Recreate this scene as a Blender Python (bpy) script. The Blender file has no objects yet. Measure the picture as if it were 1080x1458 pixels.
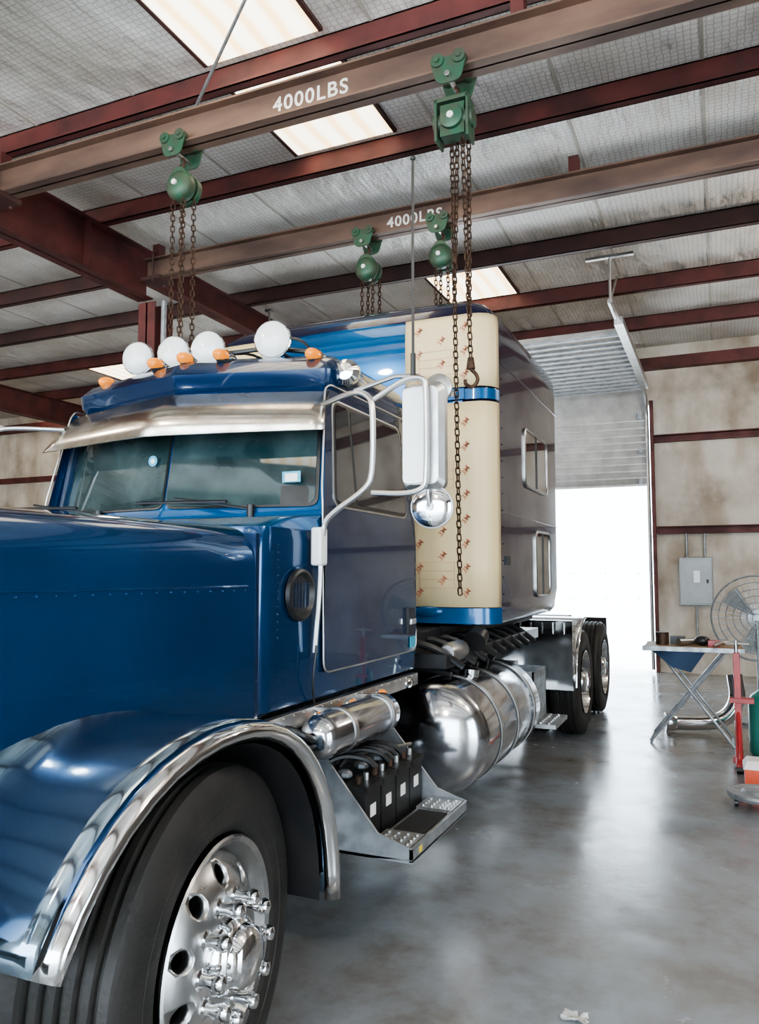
import bpy, bmesh, math, random
from mathutils import Vector, Matrix
random.seed(7)
D=bpy.data; scene=bpy.context.scene
R=math.radians
# ------------------------------------------------------------------ materials
def new_mat(name):
    m=D.materials.new(name); m.use_nodes=True
    nt=m.node_tree; b=nt.nodes['Principled BSDF']
    return m,nt,b
def M(name,col,rough=.5,metal=0.,coat=0.,col2=None,scale=5.,detail=4.,bump=0.,bscale=None,rvar=0.,emit=None,estr=0.,lo=.35,hi=.65,stretch=None):
    m,nt,b=new_mat(name); N=nt.nodes; L=nt.links
    b.inputs['Base Color'].default_value=(*col,1)
    b.inputs['Roughness'].default_value=rough
    b.inputs['Metallic'].default_value=metal
    b.inputs['Coat Weight'].default_value=coat
    b.inputs['Coat Roughness'].default_value=.03
    tc=N.new('ShaderNodeTexCoord'); mp=N.new('ShaderNodeMapping'); L.new(tc.outputs['Object'],mp.inputs[0])
    if stretch: mp.inputs['Scale'].default_value=stretch
    nz=N.new('ShaderNodeTexNoise'); nz.inputs['Scale'].default_value=scale; nz.inputs['Detail'].default_value=detail
    L.new(mp.outputs[0],nz.inputs['Vector'])
    if col2 is None: col2=tuple(c*.85 for c in col)
    rp=N.new('ShaderNodeValToRGB'); rp.color_ramp.elements[0].position=lo; rp.color_ramp.elements[1].position=hi
    rp.color_ramp.elements[0].color=(*col,1); rp.color_ramp.elements[1].color=(*col2,1)
    L.new(nz.outputs['Fac'],rp.inputs[0]); L.new(rp.outputs[0],b.inputs['Base Color'])
    if rvar:
        mr=N.new('ShaderNodeMapRange'); mr.inputs['From Min'].default_value=.3; mr.inputs['From Max'].default_value=.7
        mr.inputs['To Min'].default_value=rough; mr.inputs['To Max'].default_value=rough+rvar
        L.new(nz.outputs['Fac'],mr.inputs[0]); L.new(mr.outputs[0],b.inputs['Roughness'])
    if bump:
        bn=N.new('ShaderNodeTexNoise'); bn.inputs['Scale'].default_value=bscale or scale*4; bn.inputs['Detail'].default_value=3
        L.new(mp.outputs[0],bn.inputs['Vector'])
        bp=N.new('ShaderNodeBump'); bp.inputs['Strength'].default_value=bump; bp.inputs['Distance'].default_value=.02
        L.new(bn.outputs['Fac'],bp.inputs['Height']); L.new(bp.outputs[0],b.inputs['Normal'])
    if emit:
        b.inputs['Emission Color'].default_value=(*emit,1); b.inputs['Emission Strength'].default_value=estr
    return m
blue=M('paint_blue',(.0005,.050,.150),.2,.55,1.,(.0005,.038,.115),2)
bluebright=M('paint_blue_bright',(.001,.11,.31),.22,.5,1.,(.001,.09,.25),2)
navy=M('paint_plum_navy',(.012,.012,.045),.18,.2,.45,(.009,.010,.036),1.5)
blue_dimmed=M('paint_blue_dimmed',(.002,.028,.090),.2,.4,.8,(.002,.022,.070),2)  # body blue darkened to stand in for dull reflections on the doors
fenderm=M('fender_pale_reflection',(.30,.38,.45),.09,.95,1.,(.10,.20,.30),1.1)  # pale mottling stands in for bright reflections on the blue fender
chrome=M('chrome',(.80,.81,.82),.06,1.,0,(.7,.71,.72),6,rvar=.08)
wheelal=M('wheel_aluminium',(.60,.60,.60),.24,1.,0,(.42,.42,.42),9,rvar=.14)
tankm=M('polished_tank',(.68,.70,.73),.11,1.,0,(.5,.51,.55),3,rvar=.07)
steel=M('brushed_steel',(.56,.56,.55),.3,1.,0,(.46,.46,.46),8,rvar=.15)
visorm=M('visor_steel',(.66,.62,.55),.18,1.,0,(.42,.37,.31),2.5,rvar=.1,stretch=(3,1,6))  # brown streaks painted in for reflections on the visor
galv=M('galvanised',(.42,.44,.46),.4,.8,0,(.3,.32,.34),14,rvar=.2)
white=M('white_enamel',(.78,.79,.78),.25,0,.4,(.7,.71,.7),4)
black=M('black_plastic',(.010,.010,.011),.4,0,0,(.018,.018,.018),10)
dark=M('dark_underbody',(.010,.010,.012),.6,.1,0,(.02,.018,.016),8,rvar=.2)
rubber=M('tyre_rubber',(.013,.012,.011),.6,0,0,(.024,.021,.018),9,bump=.15,bscale=60)
amber=M('amber_lens',(.85,.26,.02),.2,0,.5,(.75,.2,.01),30,emit=(1,.32,.02),estr=.2)
glassm=M('dark_glass',(.008,.022,.024),.03,0,1.,(.050,.080,.080),3.6,detail=5)  # opaque glass; paler mottling painted in for reflections
glass2=M('smoked_glass',(.015,.017,.02),.04,0,1.,(.05,.053,.055),2.5)
redsteel=M('primer_red_steel',(.135,.034,.030),.5,.1,0,(.070,.024,.022),3,detail=8,rvar=.2)
browsteel=M('weathered_rail',(.24,.150,.110),.45,.3,0,(.105,.066,.055),2.2,detail=9,rvar=.2,bump=.1,stretch=(.5,1,1.5))
darkbeam=M('dark_beam',(.055,.030,.028),.55,.1,0,(.09,.04,.035),3,detail=6)
green=M('hoist_green',(.030,.105,.060),.45,.2,.1,(.065,.070,.048),9,detail=8,rvar=.2)
rust=M('rusty_chain',(.10,.055,.035),.6,.6,0,(.04,.026,.02),25)
cream=M('protective_film',(.80,.65,.38),.42,0,.1,(.72,.57,.32),3,bump=.5,bscale=5,stretch=(1,1,.35))
filmred=M('film_print_red',(.62,.24,.14),.5)
filmpale=M('film_print_pale',(.70,.40,.25),.5)
bandblue=M('band_blue',(.003,.10,.27),.25,.3,.6)
doorwhite=M('door_panel_white',(.72,.71,.69),.45,.1,0,(.54,.53,.51),5,detail=8)
wpaint=M('white_paint',(.82,.80,.76),.5)
greybox=M('panel_grey',(.36,.38,.38),.4,.2)
redp=M('red_paint',(.45,.03,.03),.4,0,.3,(.3,.02,.02),10)
greenp=M('green_bottle',(.03,.20,.16),.4,0,.3)
orangep=M('orange_red',(.7,.10,.04),.45)
wood=M('wood',(.30,.19,.10),.6,0,0,(.2,.12,.06),12)
paperm=M('paper',(.45,.43,.40),.6)
yellow=M('label_yellow',(.7,.5,.05),.5)
cyan=M('label_blue',(.05,.35,.5),.4)
clothb=M('dark_blue_cloth',(.03,.06,.12),.8)
outg=M('outdoor_concrete',(.80,.80,.78),.8,0,0,(.7,.7,.68),.4)
seam=M('seam_tape',(.54,.50,.44),.6)
sidewall=M('dark_side_wall',(.10,.085,.075),.7,0,0,(.05,.045,.042),1.2,detail=8)  # unseen wall, tone set dark to dim reflections in door and sleeper
def ceiling_mat():
    m,nt,b=new_mat('insulation_wire'); N=nt.nodes; L=nt.links
    tc=N.new('ShaderNodeTexCoord')
    nz=N.new('ShaderNodeTexNoise'); nz.inputs['Scale'].default_value=.9; nz.inputs['Detail'].default_value=7
    L.new(tc.outputs['Object'],nz.inputs['Vector'])
    rp=N.new('ShaderNodeValToRGB'); e=rp.color_ramp.elements
    e[0].position=.32; e[0].color=(.60,.56,.50,1); e[1].position=.60; e[1].color=(.90,.88,.85,1)
    L.new(nz.outputs['Fac'],rp.inputs[0])
    vo=N.new('ShaderNodeTexVoronoi'); vo.feature='DISTANCE_TO_EDGE'; vo.inputs['Scale'].default_value=21; vo.inputs['Randomness'].default_value=.3
    L.new(tc.outputs['Object'],vo.inputs['Vector'])
    r2=N.new('ShaderNodeValToRGB'); r2.color_ramp.elements[0].position=.02; r2.color_ramp.elements[0].color=(.62,.59,.56,1)
    r2.color_ramp.elements[1].position=.10; r2.color_ramp.elements[1].color=(1,1,1,1)
    L.new(vo.outputs['Distance'],r2.inputs[0])
    mx=N.new('ShaderNodeMix'); mx.data_type='RGBA'; mx.blend_type='MULTIPLY'; mx.inputs[0].default_value=1
    L.new(rp.outputs[0],mx.inputs[6]); L.new(r2.outputs[0],mx.inputs[7])
    L.new(mx.outputs[2],b.inputs['Base Color']); b.inputs['Roughness'].default_value=.42
    mp=N.new('ShaderNodeMapping'); mp.inputs['Scale'].default_value=(1.2,.5,1); L.new(tc.outputs['Object'],mp.inputs[0])
    n2=N.new('ShaderNodeTexNoise'); n2.inputs['Scale'].default_value=4; n2.inputs['Detail'].default_value=4; L.new(mp.outputs[0],n2.inputs['Vector'])
    bp=N.new('ShaderNodeBump'); bp.inputs['Strength'].default_value=.9; bp.inputs['Distance'].default_value=.08
    L.new(n2.outputs['Fac'],bp.inputs['Height']); L.new(bp.outputs[0],b.inputs['Normal'])
    return m
def floor_mat():
    m,nt,b=new_mat('sealed_concrete'); N=nt.nodes; L=nt.links
    tc=N.new('ShaderNodeTexCoord')
    nz=N.new('ShaderNodeTexNoise'); nz.inputs['Scale'].default_value=.7; nz.inputs['Detail'].default_value=10; nz.inputs['Roughness'].default_value=.6; nz.inputs['Distortion'].default_value=.4
    L.new(tc.outputs['Object'],nz.inputs['Vector'])
    rp=N.new('ShaderNodeValToRGB'); e=rp.color_ramp.elements
    e[0].position=.34; e[0].color=(.185,.172,.155,1); e[1].position=.68; e[1].color=(.265,.295,.33,1)
    k=e.new(.5); k.color=(.225,.237,.25,1)
    L.new(nz.outputs['Fac'],rp.inputs[0])
    n3=N.new('ShaderNodeTexNoise'); n3.inputs['Scale'].default_value=3.5; n3.inputs['Detail'].default_value=12; n3.inputs['Roughness'].default_value=.68; L.new(tc.outputs['Object'],n3.inputs['Vector'])
    r3=N.new('ShaderNodeValToRGB'); r3.color_ramp.elements[0].position=.30; r3.color_ramp.elements[0].color=(.70,.63,.55,1); r3.color_ramp.elements[1].position=.56; r3.color_ramp.elements[1].color=(1,1,1,1)
    L.new(n3.outputs['Fac'],r3.inputs[0])
    mx=N.new('ShaderNodeMix'); mx.data_type='RGBA'; mx.blend_type='MULTIPLY'; mx.inputs[0].default_value=1
    L.new(rp.outputs[0],mx.inputs[6]); L.new(r3.outputs[0],mx.inputs[7]); L.new(mx.outputs[2],b.inputs['Base Color'])
    mr=N.new('ShaderNodeMapRange'); mr.inputs['From Min'].default_value=.36; mr.inputs['From Max'].default_value=.64; mr.inputs['To Min'].default_value=.28; mr.inputs['To Max'].default_value=.12
    n2=N.new('ShaderNodeTexNoise'); n2.inputs['Scale'].default_value=1.8; n2.inputs['Detail'].default_value=12; n2.inputs['Roughness'].default_value=.68; L.new(tc.outputs['Object'],n2.inputs['Vector'])
    L.new(n2.outputs['Fac'],mr.inputs[0]); L.new(mr.outputs[0],b.inputs['Roughness'])
    b.inputs['Specular IOR Level'].default_value=.85
    bp=N.new('ShaderNodeBump'); bp.inputs['Strength'].default_value=.2; bp.inputs['Distance'].default_value=.01
    L.new(n3.outputs['Fac'],bp.inputs['Height']); L.new(bp.outputs[0],b.inputs['Normal'])
    return m
ceilm=ceiling_mat(); floorm=floor_mat()
def wall_mat():
    m,nt,b=new_mat('stained_wall_board'); N=nt.nodes; L=nt.links
    tc=N.new('ShaderNodeTexCoord')
    n1=N.new('ShaderNodeTexNoise'); n1.inputs['Scale'].default_value=1.0; n1.inputs['Detail'].default_value=10; n1.inputs['Roughness'].default_value=.6
    L.new(tc.outputs['Object'],n1.inputs['Vector'])
    rp=N.new('ShaderNodeValToRGB'); e=rp.color_ramp.elements
    e[0].position=.32; e[0].color=(.34,.28,.22,1); e[1].position=.60; e[1].color=(.72,.67,.59,1); k=e.new(.45); k.color=(.56,.50,.425,1)
    L.new(n1.outputs['Fac'],rp.inputs[0])
    mp=N.new('ShaderNodeMapping'); mp.inputs['Scale'].default_value=(2,2,.8); L.new(tc.outputs['Object'],mp.inputs[0])
    n2=N.new('ShaderNodeTexNoise'); n2.inputs['Scale'].default_value=1.3; n2.inputs['Detail'].default_value=9; L.new(mp.outputs[0],n2.inputs['Vector'])
    r2=N.new('ShaderNodeValToRGB'); r2.color_ramp.elements[0].position=.35; r2.color_ramp.elements[0].color=(.72,.66,.60,1); r2.color_ramp.elements[1].position=.55; r2.color_ramp.elements[1].color=(1,1,1,1)
    L.new(n2.outputs['Fac'],r2.inputs[0])
    mx=N.new('ShaderNodeMix'); mx.data_type='RGBA'; mx.blend_type='MULTIPLY'; mx.inputs[0].default_value=1
    L.new(rp.outputs[0],mx.inputs[6]); L.new(r2.outputs[0],mx.inputs[7]); L.new(mx.outputs[2],b.inputs['Base Color'])
    b.inputs['Roughness'].default_value=.75
    bp=N.new('ShaderNodeBump'); bp.inputs['Strength'].default_value=.3; bp.inputs['Distance'].default_value=.03
    L.new(n1.outputs['Fac'],bp.inputs['Height']); L.new(bp.outputs[0],b.inputs['Normal'])
    return m
wallm=wall_mat()
def sky_mat():
    m,nt,b=new_mat('skylight_fibreglass'); N=nt.nodes; L=nt.links
    tc=N.new('ShaderNodeTexCoord'); w=N.new('ShaderNodeTexWave'); w.inputs['Scale'].default_value=1.6; w.bands_direction='X'; w.inputs['Distortion'].default_value=1.5
    L.new(tc.outputs['Object'],w.inputs['Vector'])
    rp=N.new('ShaderNodeValToRGB'); rp.color_ramp.elements[0].color=(.95,.66,.34,1); rp.color_ramp.elements[1].color=(1,.94,.78,1); rp.color_ramp.elements[1].position=.6
    L.new(w.outputs['Fac'],rp.inputs[0]); L.new(rp.outputs[0],b.inputs['Emission Color']); L.new(rp.outputs[0],b.inputs['Base Color'])
    b.inputs['Emission Strength'].default_value=2.4
    return m
skym=sky_mat()
# ------------------------------------------------------------------ mesh builder
class MB:
    def __init__(s): s.v=[];s.f=[];s.fm=[];s.m=[];s.cur=0;s.X=Matrix.Identity(4)
    def use(s,mat):
        if mat not in s.m: s.m.append(mat)
        s.cur=s.m.index(mat); return s
    def add(s,vs,fs):
        o=len(s.v); s.v+= [tuple(s.X@Vector(p)) for p in vs]
        for f in fs: s.f.append([i+o for i in f]); s.fm.append(s.cur)
    def box(s,x0,x1,y0,y1,z0,z1):
        s.add([(x0,y0,z0),(x1,y0,z0),(x1,y1,z0),(x0,y1,z0),(x0,y0,z1),(x1,y0,z1),(x1,y1,z1),(x0,y1,z1)],
              [(0,3,2,1),(4,5,6,7),(0,1,5,4),(1,2,6,5),(2,3,7,6),(3,0,4,7)])
    def loft(s,secs,cap0=True,cap1=True,closed=True):
        n=len(secs[0]); vs=[p for q in secs for p in q]; fs=[]
        for i in range(len(secs)-1):
            for j in range(n if closed else n-1):
                k=(j+1)%n; fs.append((i*n+j,i*n+k,(i+1)*n+k,(i+1)*n+j))
        if cap0: fs.append(tuple(range(n))[::-1])
        if cap1: fs.append(tuple(range((len(secs)-1)*n,len(secs)*n)))
        s.add(vs,fs)
    def lathe(s,o,ax,prof,n=32,cap0=False,cap1=False):
        o=Vector(o);ax=Vector(ax).normalized(); a=ax.orthogonal().normalized(); b=ax.cross(a)
        secs=[[tuple(o+ax*d+(a*math.cos(2*math.pi*i/n)+b*math.sin(2*math.pi*i/n))*max(r,1e-4)) for i in range(n)] for d,r in prof]
        s.loft(secs,cap0,cap1)
    def cyl(s,a,b,r,r2=None,n=16):
        a=Vector(a);b=Vector(b); s.lathe(a,b-a,[(0,r),((b-a).length,r if r2 is None else r2)],n,True,True)
    def tube(s,pts,r,n=8,closed=False,smooth=0):
        P=[Vector(p) for p in pts]
        for _ in range(smooth):
            Q=[P[0]]
            for i in range(len(P)-1):
                Q+= [P[i]*.75+P[i+1]*.25,P[i]*.25+P[i+1]*.75]
            Q.append(P[-1]); P=Q
        m=len(P); secs=[]; nr=None
        for i in range(m):
            if closed: t=P[(i+1)%m]-P[i-1]
            else: t=P[min(i+1,m-1)]-P[max(i-1,0)]
            t.normalize()
            nr=t.orthogonal().normalized() if nr is None else (nr-t*nr.dot(t)).normalized()
            b=t.cross(nr)
            secs.append([tuple(P[i]+(nr*math.cos(2*math.pi*k/n)+b*math.sin(2*math.pi*k/n))*r) for k in range(n)])
        if closed: secs.append(secs[0]); s.loft(secs,False,False)
        else: s.loft(secs)
    def sphere(s,c,r,sc=(1,1,1),n=16,m=10):
        c=Vector(c); secs=[]
        for i in range(m+1):
            a=math.pi*i/m; rr=max(math.sin(a),1e-3)*r
            secs.append([(c.x+rr*math.cos(2*math.pi*k/n)*sc[0],c.y+rr*math.sin(2*math.pi*k/n)*sc[1],c.z-math.cos(a)*r*sc[2]) for k in range(n)])
        s.loft(secs)
    def prism(s,poly,fn,d0,d1):
        s.loft([[fn(a,b,d0) for a,b in poly],[fn(a,b,d1) for a,b in poly]])
    def chain(s,a,b,pitch=.036,w=.013,r=.0042,swing=0):
        a=Vector(a);b=Vector(b); L=(b-a).length; n=max(1,int(L/pitch)); t=(b-a).normalized(); u=t.orthogonal().normalized(); v=t.cross(u)
        for i in range(n):
            c=a+t*(L*(i+.5)/n); q=u if i%2 else v; h=pitch*.5
            pts=[]
            for k in range(10):
                an=2*math.pi*k/10; pts.append(c+q*math.cos(an)*w+t*(math.sin(an)*w*.9+(h*.62 if math.sin(an)>0 else -h*.62)))
            s.tube(pts,r,5,True)
    def done(s,name,parent=None,smooth=True,bevel=0,angle=35,loc=None):
        me=D.meshes.new(name); me.from_pydata(s.v,[],s.f)
        for m in s.m: me.materials.append(m)
        me.polygons.foreach_set('material_index',s.fm)
        bm=bmesh.new(); bm.from_mesh(me); bmesh.ops.recalc_face_normals(bm,faces=bm.faces); bm.to_mesh(me); bm.free()
        if smooth:
            me.shade_smooth()
            try: me.set_sharp_from_angle(angle=R(angle))
            except Exception: pass
        o=D.objects.new(name,me); scene.collection.objects.link(o)
        if parent: o.parent=parent
        if loc: o.location=loc
        if bevel:
            b=o.modifiers.new('bevel','BEVEL'); b.width=bevel; b.segments=2; b.limit_method='ANGLE'; b.angle_limit=R(50)
        return o
def empty(name,loc=(0,0,0)):
    e=D.objects.new(name,None); e.location=loc; scene.collection.objects.link(e); return e
def fillet(pts,rad,seg=5):
    n=len(pts); out=[]
    for i,p in enumerate(pts):
        r=rad[i] if isinstance(rad,(list,tuple)) else rad
        p=Vector(p); a=Vector(pts[i-1]); b=Vector(pts[(i+1)%n]); da=a-p; db=b-p
        r=min(r,da.length*.48,db.length*.48)
        A=p+da.normalized()*r; B=p+db.normalized()*r
        for k in range(seg+1):
            t=k/seg; q=A*(1-t)**2+p*2*t*(1-t)+B*t*t
            out.append(tuple(q))
    return out
def text_mesh(txt,size,mat,name,loc,rot,parent=None):
    c=D.curves.new(name,'FONT'); c.body=txt; c.size=size; c.extrude=.001; c.align_x='CENTER'; c.align_y='CENTER'; c.space_character=1.15; c.offset=.0022
    o=D.objects.new(name+'_tmp',c); scene.collection.objects.link(o)
    dg=bpy.context.evaluated_depsgraph_get(); me=D.meshes.new_from_object(o.evaluated_get(dg)); D.objects.remove(o); D.curves.remove(c)
    me.materials.clear(); me.materials.append(mat)
    q=D.objects.new(name,me); q.location=loc; q.rotation_euler=rot; scene.collection.objects.link(q)
    if parent: q.parent=parent
    return q
# ================================================================== BUILDING
YW=13.0
b=MB().use(floorm); b.box(-16,5,-5,YW+.1,-.1,0); b.done('floor',smooth=False)
b=MB().use(outg); b.box(-60,60,YW+.1,90,-.14,-.02); b.box(-60,60,-60,-5,-.14,-.02); b.box(5,60,-5,YW+.1,-.14,-.02); b.done('ground_outside',smooth=False)
CZ=5.20
b=MB().use(ceilm); b.box(-16,5,-5,YW+.1,CZ,CZ+.08)
b.use(seam)
for x in range(-15,5,1):
    if x in (-3,-10,-14,1): continue
    b.box(x-.012,x+.012,-5,YW,CZ-.006,CZ+.001)
b.done('ceiling',smooth=False)
b=MB().use(wallm)
b.box(-.96,5,YW,YW+.12,0,CZ); b.box(-16,-5.3,YW,YW+.12,0,CZ); b.box(-5.3,-.96,YW,YW+.12,4.25,CZ); b.done('wall_front',smooth=False)
b=MB().use(wallm); b.box(-16.12,-16,-5,YW,0,CZ); b.done('wall_left',smooth=False)
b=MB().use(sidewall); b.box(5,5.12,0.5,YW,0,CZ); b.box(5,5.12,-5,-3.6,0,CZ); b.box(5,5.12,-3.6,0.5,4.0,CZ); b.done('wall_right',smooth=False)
b=MB().use(wallm); b.box(-16,-10,-5.12,-5,0,CZ); b.box(3,5,-5.12,-5,0,CZ); b.box(-10,3,-5.12,-5,4.3,CZ); b.done('wall_back',smooth=False)
b=MB().use(redsteel)
for z in (2.22,3.68):
    b.box(-.90,5,YW-.10,YW-.001,z-.06,z-.045); b.box(-.90,5,YW-.012,YW-.001,z-.06,z+.06); b.box(-.90,5,YW-.10,YW-.001,z+.045,z+.06)
    b.box(-16,-5.4,YW-.10,YW-.001,z-.06,z+.06)
b.box(-16,5,YW-.16,YW-.001,4.80,4.98)
b.box(-.955,-.90,YW-.10,YW-.001,0,4.30); b.box(-5.42,-5.3,YW-.10,YW-.001,0,4.30)
b.done('trim_1',smooth=False)
b=MB()
for i,y in enumerate([-4,-2.6,-1.2,.2,1.5,2.85,4.42,5.72,7.02,8.27,9.77,11.35]):
    b.use(redsteel if i%3 else darkbeam)
    if y==7.02: b.use(darkbeam)
    if y==4.42: b.use(redsteel)
    z0=4.985
    b.box(-16,5,y-.005,y+.005,z0,CZ-.001); b.box(-16,5,y-.07,y+.005,z0,z0+.008); b.box(-16,5,y-.005,y+.07,CZ-.012,CZ-.001)
    b.box(-16,5,y-.07,y-.062,z0,z0+.025)
b.done('roof_purlins',smooth=False)
def skylight(x0,x1,y0,y1):
    b=MB().use(skym); b.box(x0,x1,y0,y1,CZ-.02,CZ-.004)
    b.use(darkbeam); b.box(x0-.03,x0,y0,y1,CZ-.03,CZ-.002); b.box(x1,x1+.03,y0,y1,CZ-.03,CZ-.002)
    return b.done('skylight_panel',smooth=False)
skylight(-3.25,-2.35,2.95,4.34); skylight(-3.25,-2.35,4.5,5.64); skylight(-3.2,-2.3,8.36,9.7)
skylight(-10.2,-9.2,9.85,11.25); skylight(-10.2,-9.2,4.5,5.6); skylight(-14,-13,11.45,12.8); skylight(0.6,1.5,1.6,2.75); skylight(-3.25,-2.35,-2.5,-1.3); skylight(-10,-9,-1.1,.1)
def ibeam(b,p0,p1,h,w,t=.012,axis='y'):
    if axis=='y':
        x,y0,z=p0; y1=p1[1]
        b.box(x-t/2,x+t/2,y0,y1,z-h,z); b.box(x-w/2,x+w/2,y0,y1,z-t,z); b.box(x-w/2,x+w/2,y0,y1,z-h,z-h+t)
    else:
        x0,y,z=p0; x1=p1[0]
        b.box(x0,x1,y-t/2,y+t/2,z-h,z); b.box(x0,x1,y-w/2,y+w/2,z-t,z); b.box(x0,x1,y-w/2,y+w/2,z-h,z-h+t)
b=MB().use(redsteel)
ibeam(b,(-5.55,-4.9,4.98),(-5.55,6.4),.52,.2,.014); ibeam(b,(-5.55,6.4,4.98),(-5.55,YW-.2),.30,.2,.014)
for y in (0,2,4,5.5): b.box(-5.64,-5.46,y,y+.01,4.48,4.97)
b.done('steel_rafter',smooth=False)
b=MB().use(redsteel)
b.box(-5.56,-5.54,6.42,6.72,0,4.45); b.box(-5.66,-5.44,6.42,6.434,0,4.45); b.box(-5.66,-5.44,6.706,6.72,0,4.45)
b.box(-5.75,-5.38,6.35,6.8,0,.02)
b.done('steel_column',smooth=False)
b=MB().use(redsteel); ibeam(b,(-12,-4.9,4.98),(-12,YW-.2),.45,.2,.014); b.done('steel_rafter',smooth=False)
b=MB().use(redsteel)
b.box(-12.01,-11.99,8.9,9.2,0,4.52); b.box(-12.1,-11.9,8.9,8.914,0,4.52); b.box(-12.1,-11.9,9.186,9.2,0,4.52); b.done('steel_column',smooth=False)
def rail(name,y,ztop,h,w,txt,tx,size,xr):
    e=empty(name,(0,0,0)); b=MB().use(browsteel); ibeam(b,(-5.44,y,ztop),(xr,),h,w,.014,'x')
    b.done('i_beam',e,smooth=False)
    b=MB().use(redsteel)
    for x in (-5.3,-1.0,2.6):
        b.box(x-.04,x+.04,y-.05,y+.05,ztop,4.984)
    b.use(darkbeam); b.box(-5.44,-5.2,y-.11,y+.11,ztop-h-.04,ztop-h-.002)
    for dy in (-.09,.09): b.cyl((-5.3,y+dy,ztop-h-.06),(-5.3,y+dy,ztop+.05),.012,n=8)
    b.done('hanger_brackets',e,smooth=False)
    text_mesh(txt,size,wpaint,'stencil_lettering',(tx,y-.0095,ztop-h/2),(R(90),0,0),e)
    return e
rail('crane_rail',4.36,4.86,.235,.15,'4000LBS',-2.42,.145,4.8)
rail('crane_rail',6.30,4.84,.21,.14,'4000LBS',-2.42,.135,4.8)
b=MB().use(galv); b.cyl((-3.32,4.30,4.865),(-2.0,3.38,5.185),.012,n=8); b.done('sway_brace_rod')
b=MB().use(galv); b.tube([(-5.30,6.40,4.42),(-5.30,6.40,3.0),(-5.30,6.40,0.0)],.03,8); b.done('conduit_pipe')
# ------------------------------------------------ sectional door
e=empty('sectional_door')
b=MB().use(doorwhite)
path=[(YW-.06,2.93)]
for z in [3.2,3.5,3.8,4.05]: path.append((YW-.06,z))
for k in range(1,7):
    a=k/6*math.pi/2; path.append((YW-.06-.38*(1-math.cos(a)),4.05+.38*math.sin(a)))
for y in [12.2,11.8,11.4,11.0,10.6,10.2,9.8,9.4]: path.append((y,4.43+ (12.5-y)*.01))
b.loft([[(-5.25,y,z),(-1.02,y,z)] for y,z in path],False,False,False)
o=b.done('door_skin',e); so=o.modifiers.new('solid','SOLIDIFY'); so.thickness=.04
b=MB().use(doorwhite)
for z in [2.95,3.06,3.17,3.28,3.40,3.52,3.63,3.74,3.86,3.98]:
    b.box(-5.25,-1.02,YW-.125,YW-.10,z-.012,z+.012)
b.use(galv)
for i in range(14):
    y=12.35-i*.22; b.box(-5.25,-1.02,y-.015,y+.015,4.36+(12.5-y)*.01,4.39+(12.5-y)*.01)
for x in (-1.1,-3.1,-5.1):
    for z in (2.95,3.45,4.0): b.box(x-.03,x+.03,YW-.15,YW-.10,z,z+.10)
b.done('door_ribs',e,smooth=False)
b=MB().use(steel)
for x in (-.99,-5.28):
    pts=[(x,YW-.16,.05),(x,YW-.16,4.0)]
    for k in range(1,8):
        a=k/7*math.pi/2; pts.append((x,YW-.16-.40*(1-math.cos(a)),4.0+.40*math.sin(a)))
    pts+=[(x,12.0,4.41),(x,8.4,4.46)]
    b.tube(pts,.03,6)
    b.tube([(x,8.45,4.46),(x,8.45,4.97)],.014,6); b.tube([(x,8.45,4.46),(x,9.1,4.97)],.012,6)
    dx=.25 if x>-3 else .05
    b.box(x-dx,x+dx,8.42,8.47,4.95,4.98)
b.box(-1.02,-.92,9.0,12.4,4.38,4.47)
b.done('door_tracks',e)
b=MB().use(M('fence_pale',(.85,.84,.82),.7))
for i in range(30):
    b.box(-20+i*1.5,-19.96+i*1.5,38,38.04,-.02,1.6)
b.box(-20,25,38,38.03,1.5,1.55); b.box(-20,25,38,38.03,.3,.34); b.done('yard_fence',smooth=False)
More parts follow.
